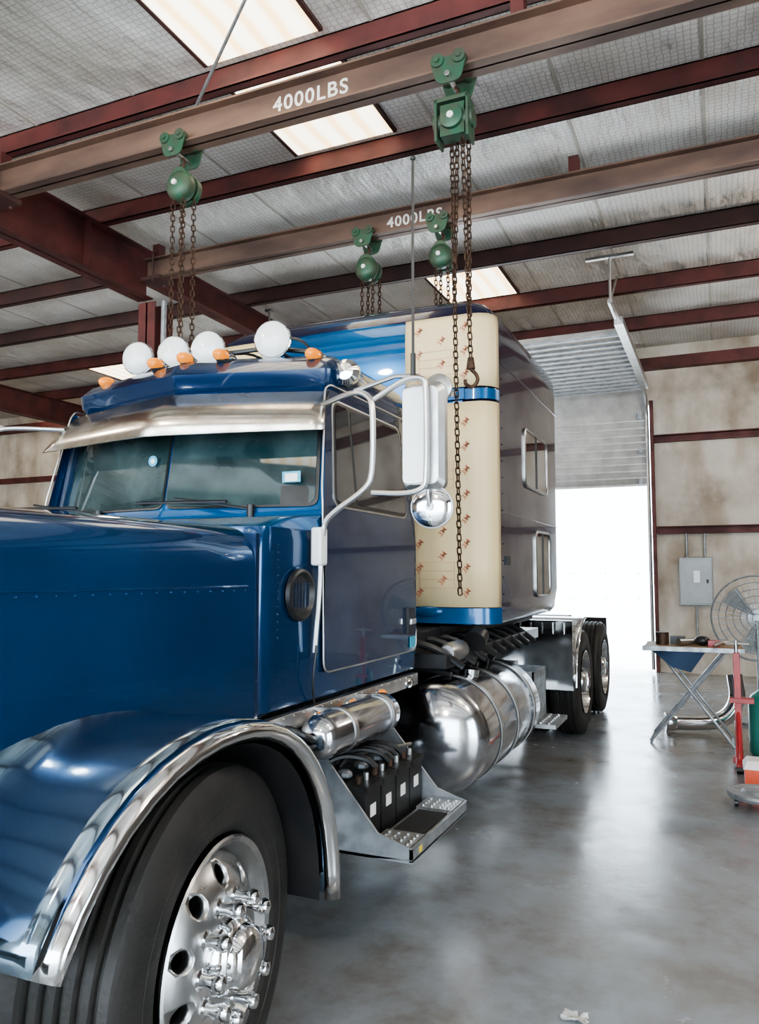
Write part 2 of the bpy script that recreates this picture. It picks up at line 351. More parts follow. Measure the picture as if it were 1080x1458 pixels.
# ================================================================== HOISTS
def hoist(x,y,zr,s,chains,hook=None,boxy=False):
    e=empty('chain_hoist',(x,y,zr))
    b=MB().use(green)
    for dy in (-.085*s-.02,.085*s+.02):
        poly=fillet([(-.07*s,-.11*s),(.07*s,-.11*s),(.115*s,.05*s),(-.115*s,.05*s)],.045*s,4)
        b.prism(poly,lambda a,c,d,dy=dy:(a,dy+d,c),-.006,.006)
        for dx in (-.065*s,.065*s):
            b.cyl((dx,dy*.55,.033),(dx,dy+(.02 if dy>0 else -.02),.033),.04*s,n=18)
            b.cyl((dx,dy,.033),(dx,dy+(.032 if dy>0 else -.032),.033),.016*s,n=10)
    b.use(steel); b.cyl((0,-.12*s-.02,-.07*s),(0,.12*s+.02,-.07*s),.016*s,n=10)
    b.done('trolley',e,bevel=.002)
    b=MB().use(rust)
    b.tube([(0,0,-.07*s),(.03*s,0,-.11*s),(.0,0,-.165*s)],.012*s,8,smooth=1); b.tube([(0,0,-.13*s),(-.035*s,0,-.15*s),(-.03*s,0,-.19*s),(0,0,-.2*s)],.012*s,8,smooth=1)
    b.done('hook_top',e)
    zc=-.29*s
    b=MB().use(green)
    if boxy:
        for dx in (-.095*s,.095*s): b.box(dx-.008,dx+.008,-.07,.07,zc-.13*s,zc+.12*s)
        b.box(-.10*s,.10*s,-.07,.07,zc+.10*s,zc+.125*s); b.box(-.075*s,.075*s,-.05,.05,zc-.10*s,zc+.09*s)
        b.cyl((-.12*s,0,zc),(.12*s,0,zc),.055*s,n=20); b.lathe((0,-.05,zc),(0,-1,0),[(0,.07*s),(.025,.068*s),(.035,.045*s),(.04,0)],24)
    else:
        b.lathe((0,-.075*s,zc),(0,1,0),[(0,.045*s),(.012*s,.075*s),(.03*s,.10*s),(.05*s,.108*s),(.10*s,.108*s),(.12*s,.095*s),(.14*s,.06*s),(.15*s,.03*s)],28,True,True)
        poly=fillet([(-.075*s,-.08*s),(.075*s,-.08*s),(.09*s,.05*s),(.04*s,.13*s),(-.04*s,.13*s),(-.09*s,.05*s)],.03*s,3)
        b.prism(poly,lambda a,c,d:(a,d,zc+c),-.045*s,.045*s)
        b.lathe((0,.06*s,zc),(0,1,0),[(0,.105*s),(.012*s,.11*s),(.04*s,.11*s),(.05*s,.10*s)],28,True,True)
        b.use(black)
        for k in range(5):
            a=k*2*math.pi/5; b.cyl((.07*s*math.cos(a),-.058*s,zc+.07*s*math.sin(a)),(.07*s*math.cos(a),-.045*s,zc+.07*s*math.sin(a)),.009*s,n=8)
    b.use(wpaint); b.cyl((0,-.092*s,zc),(0,-.074*s,zc),.02*s,n=16)
    b.done('gear_case',e,bevel=.002)
    b=MB().use(rust)
    for (dx,dy,z0,z1,dx2) in chains:
        b.chain((dx,dy,zc-.08*s),(dx2,dy,z1-zr),.040,.014,.0048)
    b.done('hanging_chains',e)
    if hook:
        hx,hz=hook; hz-=zr
        b=MB().use(rust)
        b.cyl((hx,0,hz),(hx,0,hz+.07),.028,.018,12)
        b.tube([(hx,0,hz),(hx+.035,0,hz-.035),(hx+.045,0,hz-.075),(hx+.01,0,hz-.115),(hx-.035,0,hz-.09),(hx-.035,0,hz-.06)],.012,8,smooth=2)
        b.done('load_hook',e)
    return e
Z1=4.86-.235; Z2=4.84-.21
hoist(-3.48,4.36,Z1,1.0,[(-.07,0,0,2.35,-.07),(-.03,.05,0,2.30,-.035),(.045,-.03,0,2.4,.04),(.075,.05,0,2.35,.085)],None)
hoist(-1.41,4.36,Z1,1.05,[(-.05,.1,0,1.42,-.02),(-.015,.1,0,3.30,-.04),(.05,0,0,2.82,.09),(.075,.05,0,3.1,.07)],(.09,2.76),True)
hoist(-2.89,6.30,Z2,1.0,[(-.05,0,0,3.62,-.05),(-.01,.05,0,3.62,-.02),(.06,0,0,3.66,.05),(.09,.08,0,3.66,.09)])
hoist(-2.17,6.30,Z2,1.0,[(-.05,0,0,3.62,-.05),(-.02,.05,0,3.62,-.03),(.06,0,0,3.62,.07),(.09,.08,0,3.62,.09)])
# ================================================================== TRUCK
XC=-2.40
T=empty('semi_truck',(XC,0,0))
def SD(s):
    b=MB(); b.X=Matrix.Diagonal((s,1,1,1)); return b
b=MB().use(blue); secs=[]
for y in [.72,.78,.9,1.2,1.6,2.0,2.3,2.46,2.49]:
    w=.80-(2.49-y)*.11; zt=1.73-(2.49-y)*.006
    if y<.78: w-=.03; zt-=.03
    pts=[(-w,.98),(-w,zt-.02),(-w*.5,zt+.035),(0,zt+.05),(w*.5,zt+.035),(w,zt-.02),(w,.98)]
    f=fillet(pts,[.01,.14,.2,.2,.2,.14,.01],8)
    secs.append([(a,y,c) for a,c in f])
b.loft(secs); b.done('hood',T,angle=50)
b=MB().use(chrome); b.tube([(.0,y,1.782-(2.49-y)*.006) for y in (.75,1.5,2.4)],.008); b.done('hood_strip',T)
b=MB().use(blue)
for s in (1,-1):
    b.X=Matrix.Diagonal((s,1,1,1))
    b.tube([(.80-(2.49-y)*.11+.001,y,1.50) for y in (.9,1.6,2.44)],.004,6)
    for k in range(24):
        y=1.0+k*.062; b.sphere((.80-(2.49-y)*.11+.001,y,1.485),.004,n=6,m=4)
b.done('hood_rivets',T)
b=MB().use(blue)
b.box(-.79,.79,2.38,2.50,.60,1.0)
b.use(dark); b.box(-.62,.62,.9,2.36,.60,.97); b.done('firewall_skirt',T,bevel=.01)
b=MB().use(chrome); b.box(-.58,.58,.64,.73,.72,1.66); b.use(black); b.box(-.50,.50,.63,.645,.78,1.60)
b.use(chrome)
for i in range(17): x=-.48+i*.06; b.box(x-.008,x+.008,.615,.64,.78,1.60)
b.done('grille',T,bevel=.006)
b=MB().use(chrome); b.loft([[(x,.40+abs(x)**3*.12,.36),(x,.37+abs(x)**3*.12,.5),(x,.40+abs(x)**3*.12,.72),(x,.46+abs(x)**3*.12,.72),(x,.46+abs(x)**3*.12,.36)] for x in [-1.15+i*.115 for i in range(21)]]); b.done('front_bumper',T)
def arch(th,off):
    c=math.cos(th); sn=math.sin(th); n=2.25 if c>0 else 2.1
    a=.60 if c>0 else .67; bb=.645
    y=math.copysign(abs(c)**(2/n),c)*(a+off); z=abs(sn)**(2/n)*(bb+off)
    return 1.82+y,.45+z
for s in (1,-1):
    b=SD(s); prof=[(1.145,-.022),(1.168,-.015),(1.185,.0),(1.188,.012),(1.18,.025),(1.16,.034),(1.135,.038),(1.08,.040),(.98,.040),(.88,.034),(.80,.03),(.74,.035),(.70,.055),(.67,.10)]
    ths=[R(d) for d in [0,6,12,20,28,36,44,52,60,68,76,84,90,96,104,112,120,128,136,144,150,155]]
    def row(th):
        out=[]
        for u,o in prof:
            y,z=arch(th,o); out.append((u,y,z))
        return out
    rows=[row(t) for t in ths]
    b.use(chrome); b.loft([r[:7] for r in rows],False,False,False)
    b.use(fenderm); b.loft([r[6:] for r in rows],False,False,False)
    o=b.done('fender_shell',T,angle=60); so=o.modifiers.new('s','SOLIDIFY'); so.thickness=.006
    b=SD(s).use(dark)
    b.loft([[(u,)+arch(t,-.03) for u in (1.13,.62)] for t in ths],False,False,False); o=b.done('fender_liner',T)
    b=SD(s).use(chrome); b.lathe((.92,.62,1.18),(0,1,0),[(0,.09),(.02,.11),(.12,.10),(.2,.05)],24,True,True); b.use(white); b.lathe((.92,.60,1.18),(0,1,0),[(0,.02),(.02,.09)],20,True,True); b.use(chrome); b.cyl((.92,.72,1.18),(.7,.85,1.1),.025); b.done('headlight',T)
STEER=R(7)
def wheel_front(s):
    yc,zc=1.85,.5; cx=.96
    W0=Matrix.Translation((s*cx,yc,0))@Matrix.Rotation(STEER,4,'Z')@Matrix.Translation((-s*cx,-yc,0))@Matrix.Diagonal((s,1,1,1))
    def SW():
        b=MB(); b.X=W0; return b
    b=SW().use(rubber)
    w=.145; prof=[(-w*.7,.30),(-w,.34),(-w*1.02,.42),(-w*.93,.475),(-w*.85,.492)]
    for g in range(5):
        c=-w*.62+g*w*.31; prof+=[(c-.012,.499),(c-.006,.482),(c+.006,.482),(c+.012,.499)]
    prof+=[(w*.85,.492),(w*.93,.475),(w*1.02,.42),(w,.34),(w*.9,.315),(w*.7,.298)]
    b.lathe((cx,yc,zc),(1,0,0),prof,72)
    b.tube([(cx+w*1.0,yc+.385*math.cos(a),zc+.385*math.sin(a)) for a in [2*math.pi*i/60 for i in range(60)]],.004,6,True)
    b.done('tyre',T,angle=28)
    b=SW().use(wheelal)
    f=cx+w
    b.lathe((0,yc,zc),(1,0,0),[(f-.25,.27),(f-.03,.272),(f-.012,.30),(f-.002,.306),(f+.004,.300),(f-.004,.285),(f-.03,.272),(f-.055,.258)],60)
    b.done('rim_barrel',T)
    b=SW().use(wheelal)
    b.lathe((0,yc,zc),(1,0,0),[(f-.055,.262),(f-.035,.248),(f-.012,.222),(f+.004,.195),(f+.012,.17),(f+.012,.05),(f-.02,.05),(f-.02,.17),(f-.045,.225),(f-.075,.262),(f-.055,.262)],60)
    disc=b.done('rim_disc',T,angle=50)
    c=SW()
    c.use(black)
    for k in range(10):
        a=2*math.pi*(k+.5)/10
        c.cyl((f-.2,yc+.208*math.cos(a),zc+.208*math.sin(a)),(f+.1,yc+.208*math.cos(a),zc+.208*math.sin(a)),.028,n=20)
    cut=c.done('cutter',T)
    md=disc.modifiers.new('b','BOOLEAN'); md.object=cut; md.operation='DIFFERENCE'; md.solver='EXACT'
    bpy.context.view_layer.update()
    dg=bpy.context.evaluated_depsgraph_get(); me=D.meshes.new_from_object(disc.evaluated_get(dg)); disc.modifiers.clear()
    disc.data=me; D.objects.remove(cut)
    b=SW().use(dark); b.cyl((f-.12,yc,zc),(f-.10,yc,zc),.26,n=40); b.done('brake_drum',T)
    b=SW().use(chrome)
    b.lathe((0,yc,zc),(1,0,0),[(f,.108),(f+.03,.106),(f+.05,.098),(f+.06,.085),(f+.085,.078),(f+.10,.06),(f+.108,.03),(f+.11,.0)],40)
    for k in range(10):
        a=2*math.pi*k/10; y=yc+.146*math.cos(a); z=zc+.146*math.sin(a)
        b.lathe((0,y,z),(1,0,0),[(f+.01,.026),(f+.016,.026),(f+.02,.016),(f+.04,.015),(f+.055,.020),(f+.07,.023),(f+.085,.018),(f+.092,.0)],16)
    b.done('hub_and_lug_covers',T)
for s in (1,-1): wheel_front(s)
def wheel_rear(s,yc):
    zc=.5
    for cx in (1.05,.72):
        b=SD(s).use(rubber); w=.13
        prof=[(-w*.7,.29),(-w,.34),(-w*1.02,.42),(-w*.9,.48),(-w*.8,.49)]
        for g in range(4):
            c=-w*.55+g*w*.36; prof+=[(c-.014,.499),(c-.007,.483),(c+.007,.483),(c+.014,.499)]
        prof+=[(w*.8,.49),(w*.9,.48),(w*1.02,.42),(w,.34),(w*.8,.29)]
        b.lathe((cx,yc,zc),(1,0,0),prof,56)
        b.done('tyre',T,angle=28)
    f=1.05+.13
    b=SD(s).use(chrome)
    b.lathe((0,yc,zc),(1,0,0),[(f-.3,.26),(f-.02,.272),(f,.295),(f+.004,.29),(f-.02,.272),(f-.14,.25),(f-.155,.20),(f-.155,.12),(f-.12,.115),(f-.03,.11),(f-.0,.09),(f+.01,.0)],48)
    for k in range(10):
        a=2*math.pi*k/10; b.cyl((f-.155,yc+.143*math.cos(a),zc+.143*math.sin(a)),(f-.09,yc+.143*math.cos(a),zc+.143*math.sin(a)),.02,.014,10)
    b.use(black)  # dark discs stand in for the shaded hand holes
    for k in range(10):
        a=2*math.pi*(k+.5)/10; b.cyl((f-.157,yc+.21*math.cos(a),zc+.21*math.sin(a)),(f-.143,yc+.21*math.cos(a),zc+.21*math.sin(a)),.028,n=14)
    b.done('rear_rim',T)
for yc in (7.75,9.09):
    for s in (1,-1): wheel_rear(s,yc)
b=MB().use(dark)
for u in (-.43,.43):
    b.box(u-.04,u+.04,.6,9.9,.72,.98)
b.box(-.9,.9,1.79,1.91,.42,.55)
for y in (7.75,9.09):
    b.cyl((-.85,y,.5),(.85,y,.5),.09); b.sphere((0,y,.5),.22,(1,1,1))
for y in (3,4.5,6,7.2,8.4,9.8): b.box(-.42,.42,y-.05,y+.05,.76,.94)
b.box(-.75,.75,3.0,6.7,.99,1.2); b.box(-.4,.4,2.5,4.4,.45,.8)
b.box(-.6,.6,7.9,9.0,1.0,1.06)
b.box(-1.1,-.6,9.93,9.95,.25,1.0); b.box(.6,1.1,9.93,9.95,.25,1.0)
b.done('chassis_frame',T,bevel=.008)
K=[(1.0,.80,2.50,0,4.13),(1.02,.825,2.50,0,4.15),(1.68,.83,2.50,0,4.15),(1.73,.825,2.52,.0,4.15),(1.775,.82,2.62,.06,4.15),(1.81,.82,2.90,.14,4.15),(1.86,.818,2.93,.15,4.15),(2.40,.765,3.03,.15,4.12),(2.44,.78,2.99,.16,4.12),(2.50,.785,2.96,.18,4.12),(2.56,.76,3.0,.20,4.10),(2.61,.70,3.1,.20,4.05),(2.65,.58,3.28,.15,3.98),(2.675,.36,3.5,.05,3.85)]
def cabpt(z):
    for i in range(len(K)-1):
        if K[i][0]<=z<=K[i+1][0]:
            t=(z-K[i][0])/(K[i+1][0]-K[i][0]); return [K[i][j]*(1-t)+K[i+1][j]*t for j in range(5)]
b=MB(); secs=[]
for z,w,yf,dv,yb in K:
    rr=.09 if z<1.8 else .07
    p=fillet([(0,yf),(w*.98 if z<1.8 else w,yf+dv),(w,yb),(-w,yb),(-w,yf+dv)],[.02,rr,.1,.1,rr],6)
    secs.append([(a,c,z) for a,c in p])
b.use(blue); b.loft(secs[:4],True,False); b.use(bluebright); b.loft(secs[3:8],False,False); b.use(blue_dimmed); b.loft(secs[7:],False,True)
b.done('cab_shell',T,angle=40)
def wpane(s,a0,a1,z0,z1,off,rad,mat,name):
    b=SD(s).use(mat)
    loc=fillet([(a0,z0),(a1,z0),(a1*.955,z1),(a0,z1)],rad,5); vs=[]
    for a,z in loc:
        _,w,yf,dv,_=cabpt(z); vs.append((a,yf+dv*a/w-off,z-off*.15))
    vs2=[(x,y+.02,z) for x,y,z in vs]
    b.loft([vs,vs2],True,True); return b.done(name,T,smooth=False)
for s in (1,-1):
    wpane(s,.006,.755,1.85,2.40,.006,.05,black,'windshield_gasket')
    wpane(s,.014,.74,1.862,2.39,.011,.05,glassm,'windshield_glass')
def sidepoly(s,poly,off,mat,name,rad=.04,thick=.015):
    b=SD(s).use(mat); vs=[]
    for y,z in fillet(poly,rad,5):
        w=cabpt(z)[1]; vs.append((w+off,y,z))
    b.loft([vs,[(x-thick,y,z) for x,y,z in vs]]); return b.done(name,T,smooth=False)
for s in (1,-1):
    b=SD(s).use(blue_dimmed)
    zs=[1.12,1.4,1.7,1.84]; b.loft([[(cabpt(z)[1]+.003,y,z) for y in (2.985,3.5,4.085)] for z in zs],False,False,False)
    zs=[1.84,2.1,2.40]; b.loft([[(cabpt(z)[1]+.003,y,z) for y in (2.99+(z-1.84)*.2,3.5,4.08)] for z in zs],False,False,False)
    b.done('door_panel',T)
    sidepoly(s,[(3.08,1.845),(3.97,1.845),(3.97,2.36),(3.15,2.36)],.006,steel,'door_window_trim',.06)
    sidepoly(s,[(3.090,1.855),(3.96,1.855),(3.96,2.35),(3.16,2.35)],.009,black,'door_window_gasket',.06)
    sidepoly(s,[(3.105,1.872),(3.30,1.872),(3.30,2.335),(3.17,2.335)],.012,glass2,'vent_glass',.03)
    sidepoly(s,[(3.325,1.872),(3.945,1.872),(3.945,2.335),(3.325,2.335)],.012,glass2,'door_glass',.04)
    b=SD(s).use(steel); P=[(y,z) for y,z in fillet([(2.98,1.12),(4.09,1.12),(4.07,2.42),(3.10,2.42),(2.98,1.9)],.06,5)]
    b.tube([(cabpt(z)[1]+.002,y,z) for y,z in P],.0045,6,True); b.done('door_seal',T)
    b=SD(s).use(black); b.box(.83,.85,3.93,4.02,1.22,1.36); b.use(chrome); b.box(.85,.862,3.94,4.01,1.27,1.30)
    b.use(cyan); b.box(.832,.8355,3.98,4.06,1.14,1.20); b.done('door_handle',T,bevel=.003)
    b=SD(s).use(black); b.lathe((.825,2.77,1.46),(1,0,0),[(0,.108),(.018,.106),(.022,.094),(.012,.084),(.005,.078),(.004,.0)],32)
    b.use(blue_dimmed)
    for k in range(6): b.box(.83,.834,2.70+k*.026,2.706+k*.026,1.41,1.51)
    b.done('cowl_intake',T)
    b=SD(s).use(steel); b.box(.80,.835,2.52,4.1,.93,.995)
    for k in range(20): b.sphere((.836,2.56+k*.08,.985),.005,n=6,m=4)
    b.done('sill_strip',T,bevel=.004)
    b=SD(s).use(chrome)
    for y in (2.92,3.22,3.55,3.95):
        b.sphere((.842,y,.955),.05,(.35,1.1,.55))
    b.use(amber)
    for y in (2.92,3.22,3.55):
        b.sphere((.853,y,.955),.04,(.5,1.1,.55))
    b.done('sill_marker_lights',T)
b=MB().use(blue_dimmed)
for s in (1,-1):
    b.X=Matrix.Diagonal((s,1,1,1))
    for k in range(22): b.sphere((.829,2.60,1.03+k*.03),.004,n=6,m=4)
    b.box(.55,.80,2.485,2.51,.98,1.70)
b.done('cowl_rivets',T)
b=MB().use(visorm)
N=24
rows=[[],[],[]]
for i in range(N+1):
    u=-.80+1.6*i/N; c=.17*(abs(u)/.8)**1.2; q=abs(u)/.8
    rows[0].append((u*.965,2.965+c,2.40-.015*q)); rows[1].append((u*1.0,2.87+c,2.30-.02*q)); rows[2].append((u*1.04,2.80+c,2.175-.0*q))
b.loft(rows,False,False,False); o=b.done('sun_visor',T,angle=60); so=o.modifiers.new('s','SOLIDIFY'); so.thickness=.006
b=MB().use(black)
for s in (1,-1):
    x0=.45*s
    b.tube([(x0,3.00,1.84),(x0-.25,2.94,1.88),(x0-.40,2.94,1.90)],.006,6); b.tube([(x0-.10,2.935,1.875),(x0-.62,2.93,1.885)],.008,6)
    b.cyl((x0,2.98,1.80),(x0,2.98,1.86),.018)
b.done('wipers',T)
b=MB().use(cyan); b.box(.585,.68,3.0305,3.034,1.96,2.01); b.use(wpaint); b.box(.60,.665,3.0285,3.031,1.965,2.0)
b.done('inspection_sticker',T,smooth=False)
b=MB().use(cyan); b.cyl((-.10,2.965,2.09),(-.10,2.961,2.09),.026,n=24); b.use(wpaint); b.cyl((-.10,2.9615,2.09),(-.10,2.960,2.09),.012,n=20); b.done('round_sticker',T,smooth=False)
b=MB()
for u,y,z in [(.65,3.19,2.59),(.20,3.08,2.61),(0,3.06,2.61),(-.20,3.08,2.61),(-.65,3.22,2.59)]:
    b.use(black); b.sphere((u,y+.06,z-.02),.04,(.9,2.2,.75))
    b.use(chrome); b.lathe((u,y+.04,z),(0,-1,0),[(-.12,.0),(-.06,.028),(0,.036),(.015,.036)],20)
    b.use(amber); b.lathe((u,y+.025,z),(0,-1,0),[(0,.034),(.03,.033),(.055,.026),(.075,.012),(.08,0)],20)
b.done('roof_marker_lights',T)
b=MB()
for u,y,z,r in [(.39,3.25,2.712,.092),(0.0,3.25,2.712,.09),(-.22,3.25,2.712,.09),(-.46,3.25,2.712,.088)]:
    ax=Vector((.22,-1,-.05))
    b.use(black); b.lathe((u,y,z),-ax,[(0,r*.98),(.02,r*.97),(.06,r*.75),(.09,r*.4),(.10,0)],28)
    b.use(chrome); b.lathe((u,y,z),ax,[(-.012,r),(-.006,r*1.05),(.004,r*1.04),(.006,r)],32)
    b.use(white); b.lathe((u,y,z),ax,[(.0,r),(.012,r*.97),(.026,r*.78),(.036,r*.5),(.04,0)],32)
    b.use(black); b.cyl((u,y+.04,z-.05),(u,y+.05,2.60),.012)
b.tube([(.5,3.4,2.68),(.3,3.33,2.70),(-.5,3.33,2.70)],.012,6); b.tube([(.39,3.30,2.73),(.55,3.25,2.70),(.62,3.25,2.62)],.008,6,smooth=2)
for u in (-.1,.1,.25): b.tube([(u,3.32,2.69),(u+.05,3.4,2.71),(u+.1,3.5,2.69)],.008,6,smooth=1)
b.done('roof_spot_lamps',T)
b=SD(1).use(chrome); b.lathe((.80,3.28,2.50),(.15,-1,0),[(.07,.0),(.065,.04),(.045,.062),(.02,.065),(-.04,.04),(-.3,.02),(-.5,.02)],24); b.cyl((.75,3.5,2.50),(.72,3.5,2.48),.012); b.done('air_horn',T)
for s in (1,-1):
    b=SD(s).use(steel)
    b.tube([(.845,2.87,1.22),(.87,2.87,1.50),(.875,2.87,1.74),(.93,2.86,1.80),(1.09,2.85,1.89),(1.12,2.85,1.95),(1.12,2.85,2.22),(1.10,2.86,2.28),(1.02,2.88,2.31),(.78,3.06,2.31)],.0125,10,smooth=2)
    b.tube([(1.12,2.86,2.26),(1.25,2.87,2.335),(1.33,2.87,2.335),(1.345,2.87,2.30),(1.345,2.87,1.93),(1.33,2.87,1.88),(1.25,2.87,1.865),(1.11,2.86,1.875)],.012,10,smooth=2)
    b.tube([(1.02,2.88,2.31),(1.2,2.9,2.36),(1.30,2.9,2.35)],.01,8)
    b.done('mirror_frame',T)
    b=SD(s).use(steel); pl=fillet([(1.225,1.885),(1.405,1.885),(1.405,2.325),(1.225,2.325)],.035,5)
    b.loft([[(x,2.895,z) for x,z in fillet([(1.245,1.905),(1.385,1.905),(1.385,2.305),(1.245,2.305)],.035,5)],[(x,2.92,z) for x,z in pl],[(x,2.955,z) for x,z in pl]])
    b.use(white); b.loft([[(x,2.888,z) for x,z in fillet([(1.235,1.91),(1.325,1.91),(1.325,2.30),(1.235,2.30)],.02,3)],[(x,2.91,z) for x,z in fillet([(1.232,1.90),(1.33,1.90),(1.33,2.31),(1.232,2.31)],.02,3)]])
    b.done('mirror_head',T)
    b=SD(s).use(steel); b.lathe((1.345,2.93,1.815),(.1,-1,0),[(-.018,.0),(-.016,.08),(-.008,.088),(.004,.088),(.006,.082)],32)
    b.use(chrome); b.lathe((1.345,2.93,1.815),(.1,-1,0),[(.003,.083),(.012,.07),(.019,.045),(.022,.02),(.023,.0)],32)
    b.use(steel); b.tube([(1.345,2.885,1.88),(1.345,2.885,1.86),(1.345,2.90,1.815)],.009); b.cyl((1.345,2.912,1.815),(1.345,2.895,1.815),.016); b.done('convex_mirror',T)
    b=SD(s).use(steel); b.lathe((1.36,2.98,2.31),(0,-1,0),[(0,.06),(.015,.06),(.03,.04),(.035,0)],24,True); b.done('small_round_mirror',T)
    b=SD(s).use(white); b.box(.84,.89,2.835,2.90,1.58,1.74); b.done('mirror_bracket',T,bevel=.01)
    b=SD(s).use(black); b.tube([(1.285,2.88,2.33),(1.285,2.88,2.8),(1.285,2.885,3.27)],.0065,6); b.cyl((1.285,2.88,2.33),(1.285,2.88,2.44),.011); b.sphere((1.285,2.885,3.27),.012)
    b.done('cb_antenna',T)
    b=SD(s).use(black); b.tube([(.86,2.86,1.25),(.85,2.84,1.10),(.83,2.9,1.0)],.005,6,smooth=2); b.done('mirror_cable',T)
b=MB(); secs=[]
KS=[(1.22,1.06,4.80,6.80),(1.26,1.09,4.79,6.84),(1.42,1.10,4.79,6.93),(3.10,1.10,4.79,6.95),(3.22,1.09,4.80,6.94),(3.30,1.06,4.84,6.91),(3.38,.98,4.93,6.85),(3.44,.84,5.05,6.74),(3.48,.62,5.25,6.55),(3.50,.35,5.5,6.3)]
for z,w,y0,y1 in KS:
    p=fillet([(-w,y0),(w,y0),(w,y1),(-w,y1)],.14,7); secs.append([(a,c,z) for a,c in p])
b.use(navy); b.loft(secs); b.done('sleeper_shell',T,angle=40)
b=MB().use(bluebright); rows=[]
for z,y in [(1.24,4.775),(3.0,4.775),(3.12,4.78),(3.24,4.80),(3.34,4.88),(3.42,5.0),(3.475,5.18),(3.51,5.45),(3.515,5.8)]:
    wd=.99 if z<3.2 else .99-(z-3.2)*.9
    rows.append([(-wd+2*wd*i/12,y+.02*abs(-1+i/6)**3,z-.03*abs(-1+i/6)**3) for i in range(13)])
b.loft(rows,False,False,False); o=b.done('sleeper_front_fairing',T,angle=60); so=o.modifiers.new('s','SOLIDIFY'); so.thickness=.008
for s in (1,-1):
    b=SD(s).use(cream)
    plan=[(.50,4.762),(.60,4.758),(.80,4.757),(.95,4.760),(1.02,4.775),(1.07,4.805),(1.098,4.85),(1.108,4.90)]
    rows=[]
    for z in [1.33,1.6,2.0,2.4,2.66]: rows.append([(x,y,z) for x,y in plan])
    b.loft(rows,False,False,False)
    rows=[]
    for z in [2.76,2.9,3.05,3.15]: rows.append([(x,y,z) for x,y in plan])
    rows.append([(x*.995,y+.012,3.21) for x,y in plan]); rows.append([(x*.985,y+.03,3.255) for x,y in plan])
    b.loft(rows,False,False,False)
    o=b.done('protective_film',T,angle=60); so=o.modifiers.new('s','SOLIDIFY'); so.thickness=.004
    b=SD(s).use(bandblue); b.loft([[(x+.004,y-.004,z) for x,y in plan] for z in (2.675,2.745)],False,False,False)
    b.box(.70,.92,4.735,4.756,2.675,2.745); b.loft([[(x+.004,y-.004,z) for x,y in plan] for z in (1.225,1.325)],False,False,False)
    b.sphere((.66,4.745,1.30),.05,(2,.4,.7)); b.use(chrome); b.cyl((.78,4.73,2.71),(.78,4.72,2.71),.02); b.cyl((.85,4.73,2.71),(.85,4.72,2.71),.02)
    b.done('band_and_bracket',T)
marks=MB()
c=D.curves.new('print','FONT'); c.body='3M'; c.size=.050; c.align_x='CENTER'; c.align_y='CENTER'; c.offset=.0008
to=D.objects.new('print_tmp',c); scene.collection.objects.link(to)
dg=bpy.context.evaluated_depsgraph_get(); tm=D.meshes.new_from_object(to.evaluated_get(dg)); D.objects.remove(to)
tv=[v.co.copy() for v in tm.vertices]; tf=[tuple(p.vertices) for p in tm.polygons]
marks.use(filmred)
for i in range(12):
    for j in range(3):
        z=1.42+i*.158+ (.08 if j%2 else 0); x=.60+j*.16
        if 2.64<z<2.80 or z>3.2: continue
        marks.X=Matrix.Translation((x,4.7535,z))@Matrix.Rotation(R(90),4,'X')@Matrix.Rotation(R(52),4,'Z')
        marks.add([tuple(v) for v in tv],tf)
marks.use(filmpale); marks.X=Matrix.Identity(4)
for zc in (1.55,2.2,2.95):
    for k in range(4):
        marks.box(.60,.84,4.7530,4.7538,zc-.10+k*.055,zc-.097+k*.055)
    marks.box(.60,.603,4.7530,4.7538,zc-.10,zc+.07); marks.box(.837,.84,4.7530,4.7538,zc-.10,zc+.07)
marks.done('film_print',T,smooth=False)
def swin(s,y0,y1,z0,z1,off=1.10):
    b=SD(s)
    def ring(g,x): return [(x,y,z) for y,z in fillet([(y0-g,z0-g),(y1+g,z0-g),(y1+g,z1+g),(y0-g,z1+g)],.07+g*.5,5)]
    b.use(steel); b.loft([ring(.02,off),ring(.02,off+.012),ring(.01,off+.018),ring(0,off+.012),ring(0,off+.002)],False,False)
    b.use(glass2); b.loft([ring(.002,off+.001),ring(.002,off+.006)])
    b.use(black); b.box(off+.004,off+.012,(y0+y1)/2-.012,(y0+y1)/2+.012,z0,z1)
    return b.done('sleeper_window',T)
for s in (1,-1):
    swin(s,5.62,6.40,2.20,2.61); swin(s,5.95,6.46,1.38,1.86)
    b=SD(s).use(navy)
    for k in range(18): b.sphere((1.101,4.98,1.3+k*.11),.005,n=6,m=4)
    b.tube([(1.101,y,2.95) for y in (4.95,6.9)],.004,6); b.tube([(1.101,y,1.95) for y in (4.95,6.9)],.003,6)
    b.use(black); b.box(1.095,1.115,5.05,5.12,1.6,1.66); b.done('sleeper_trim',T)
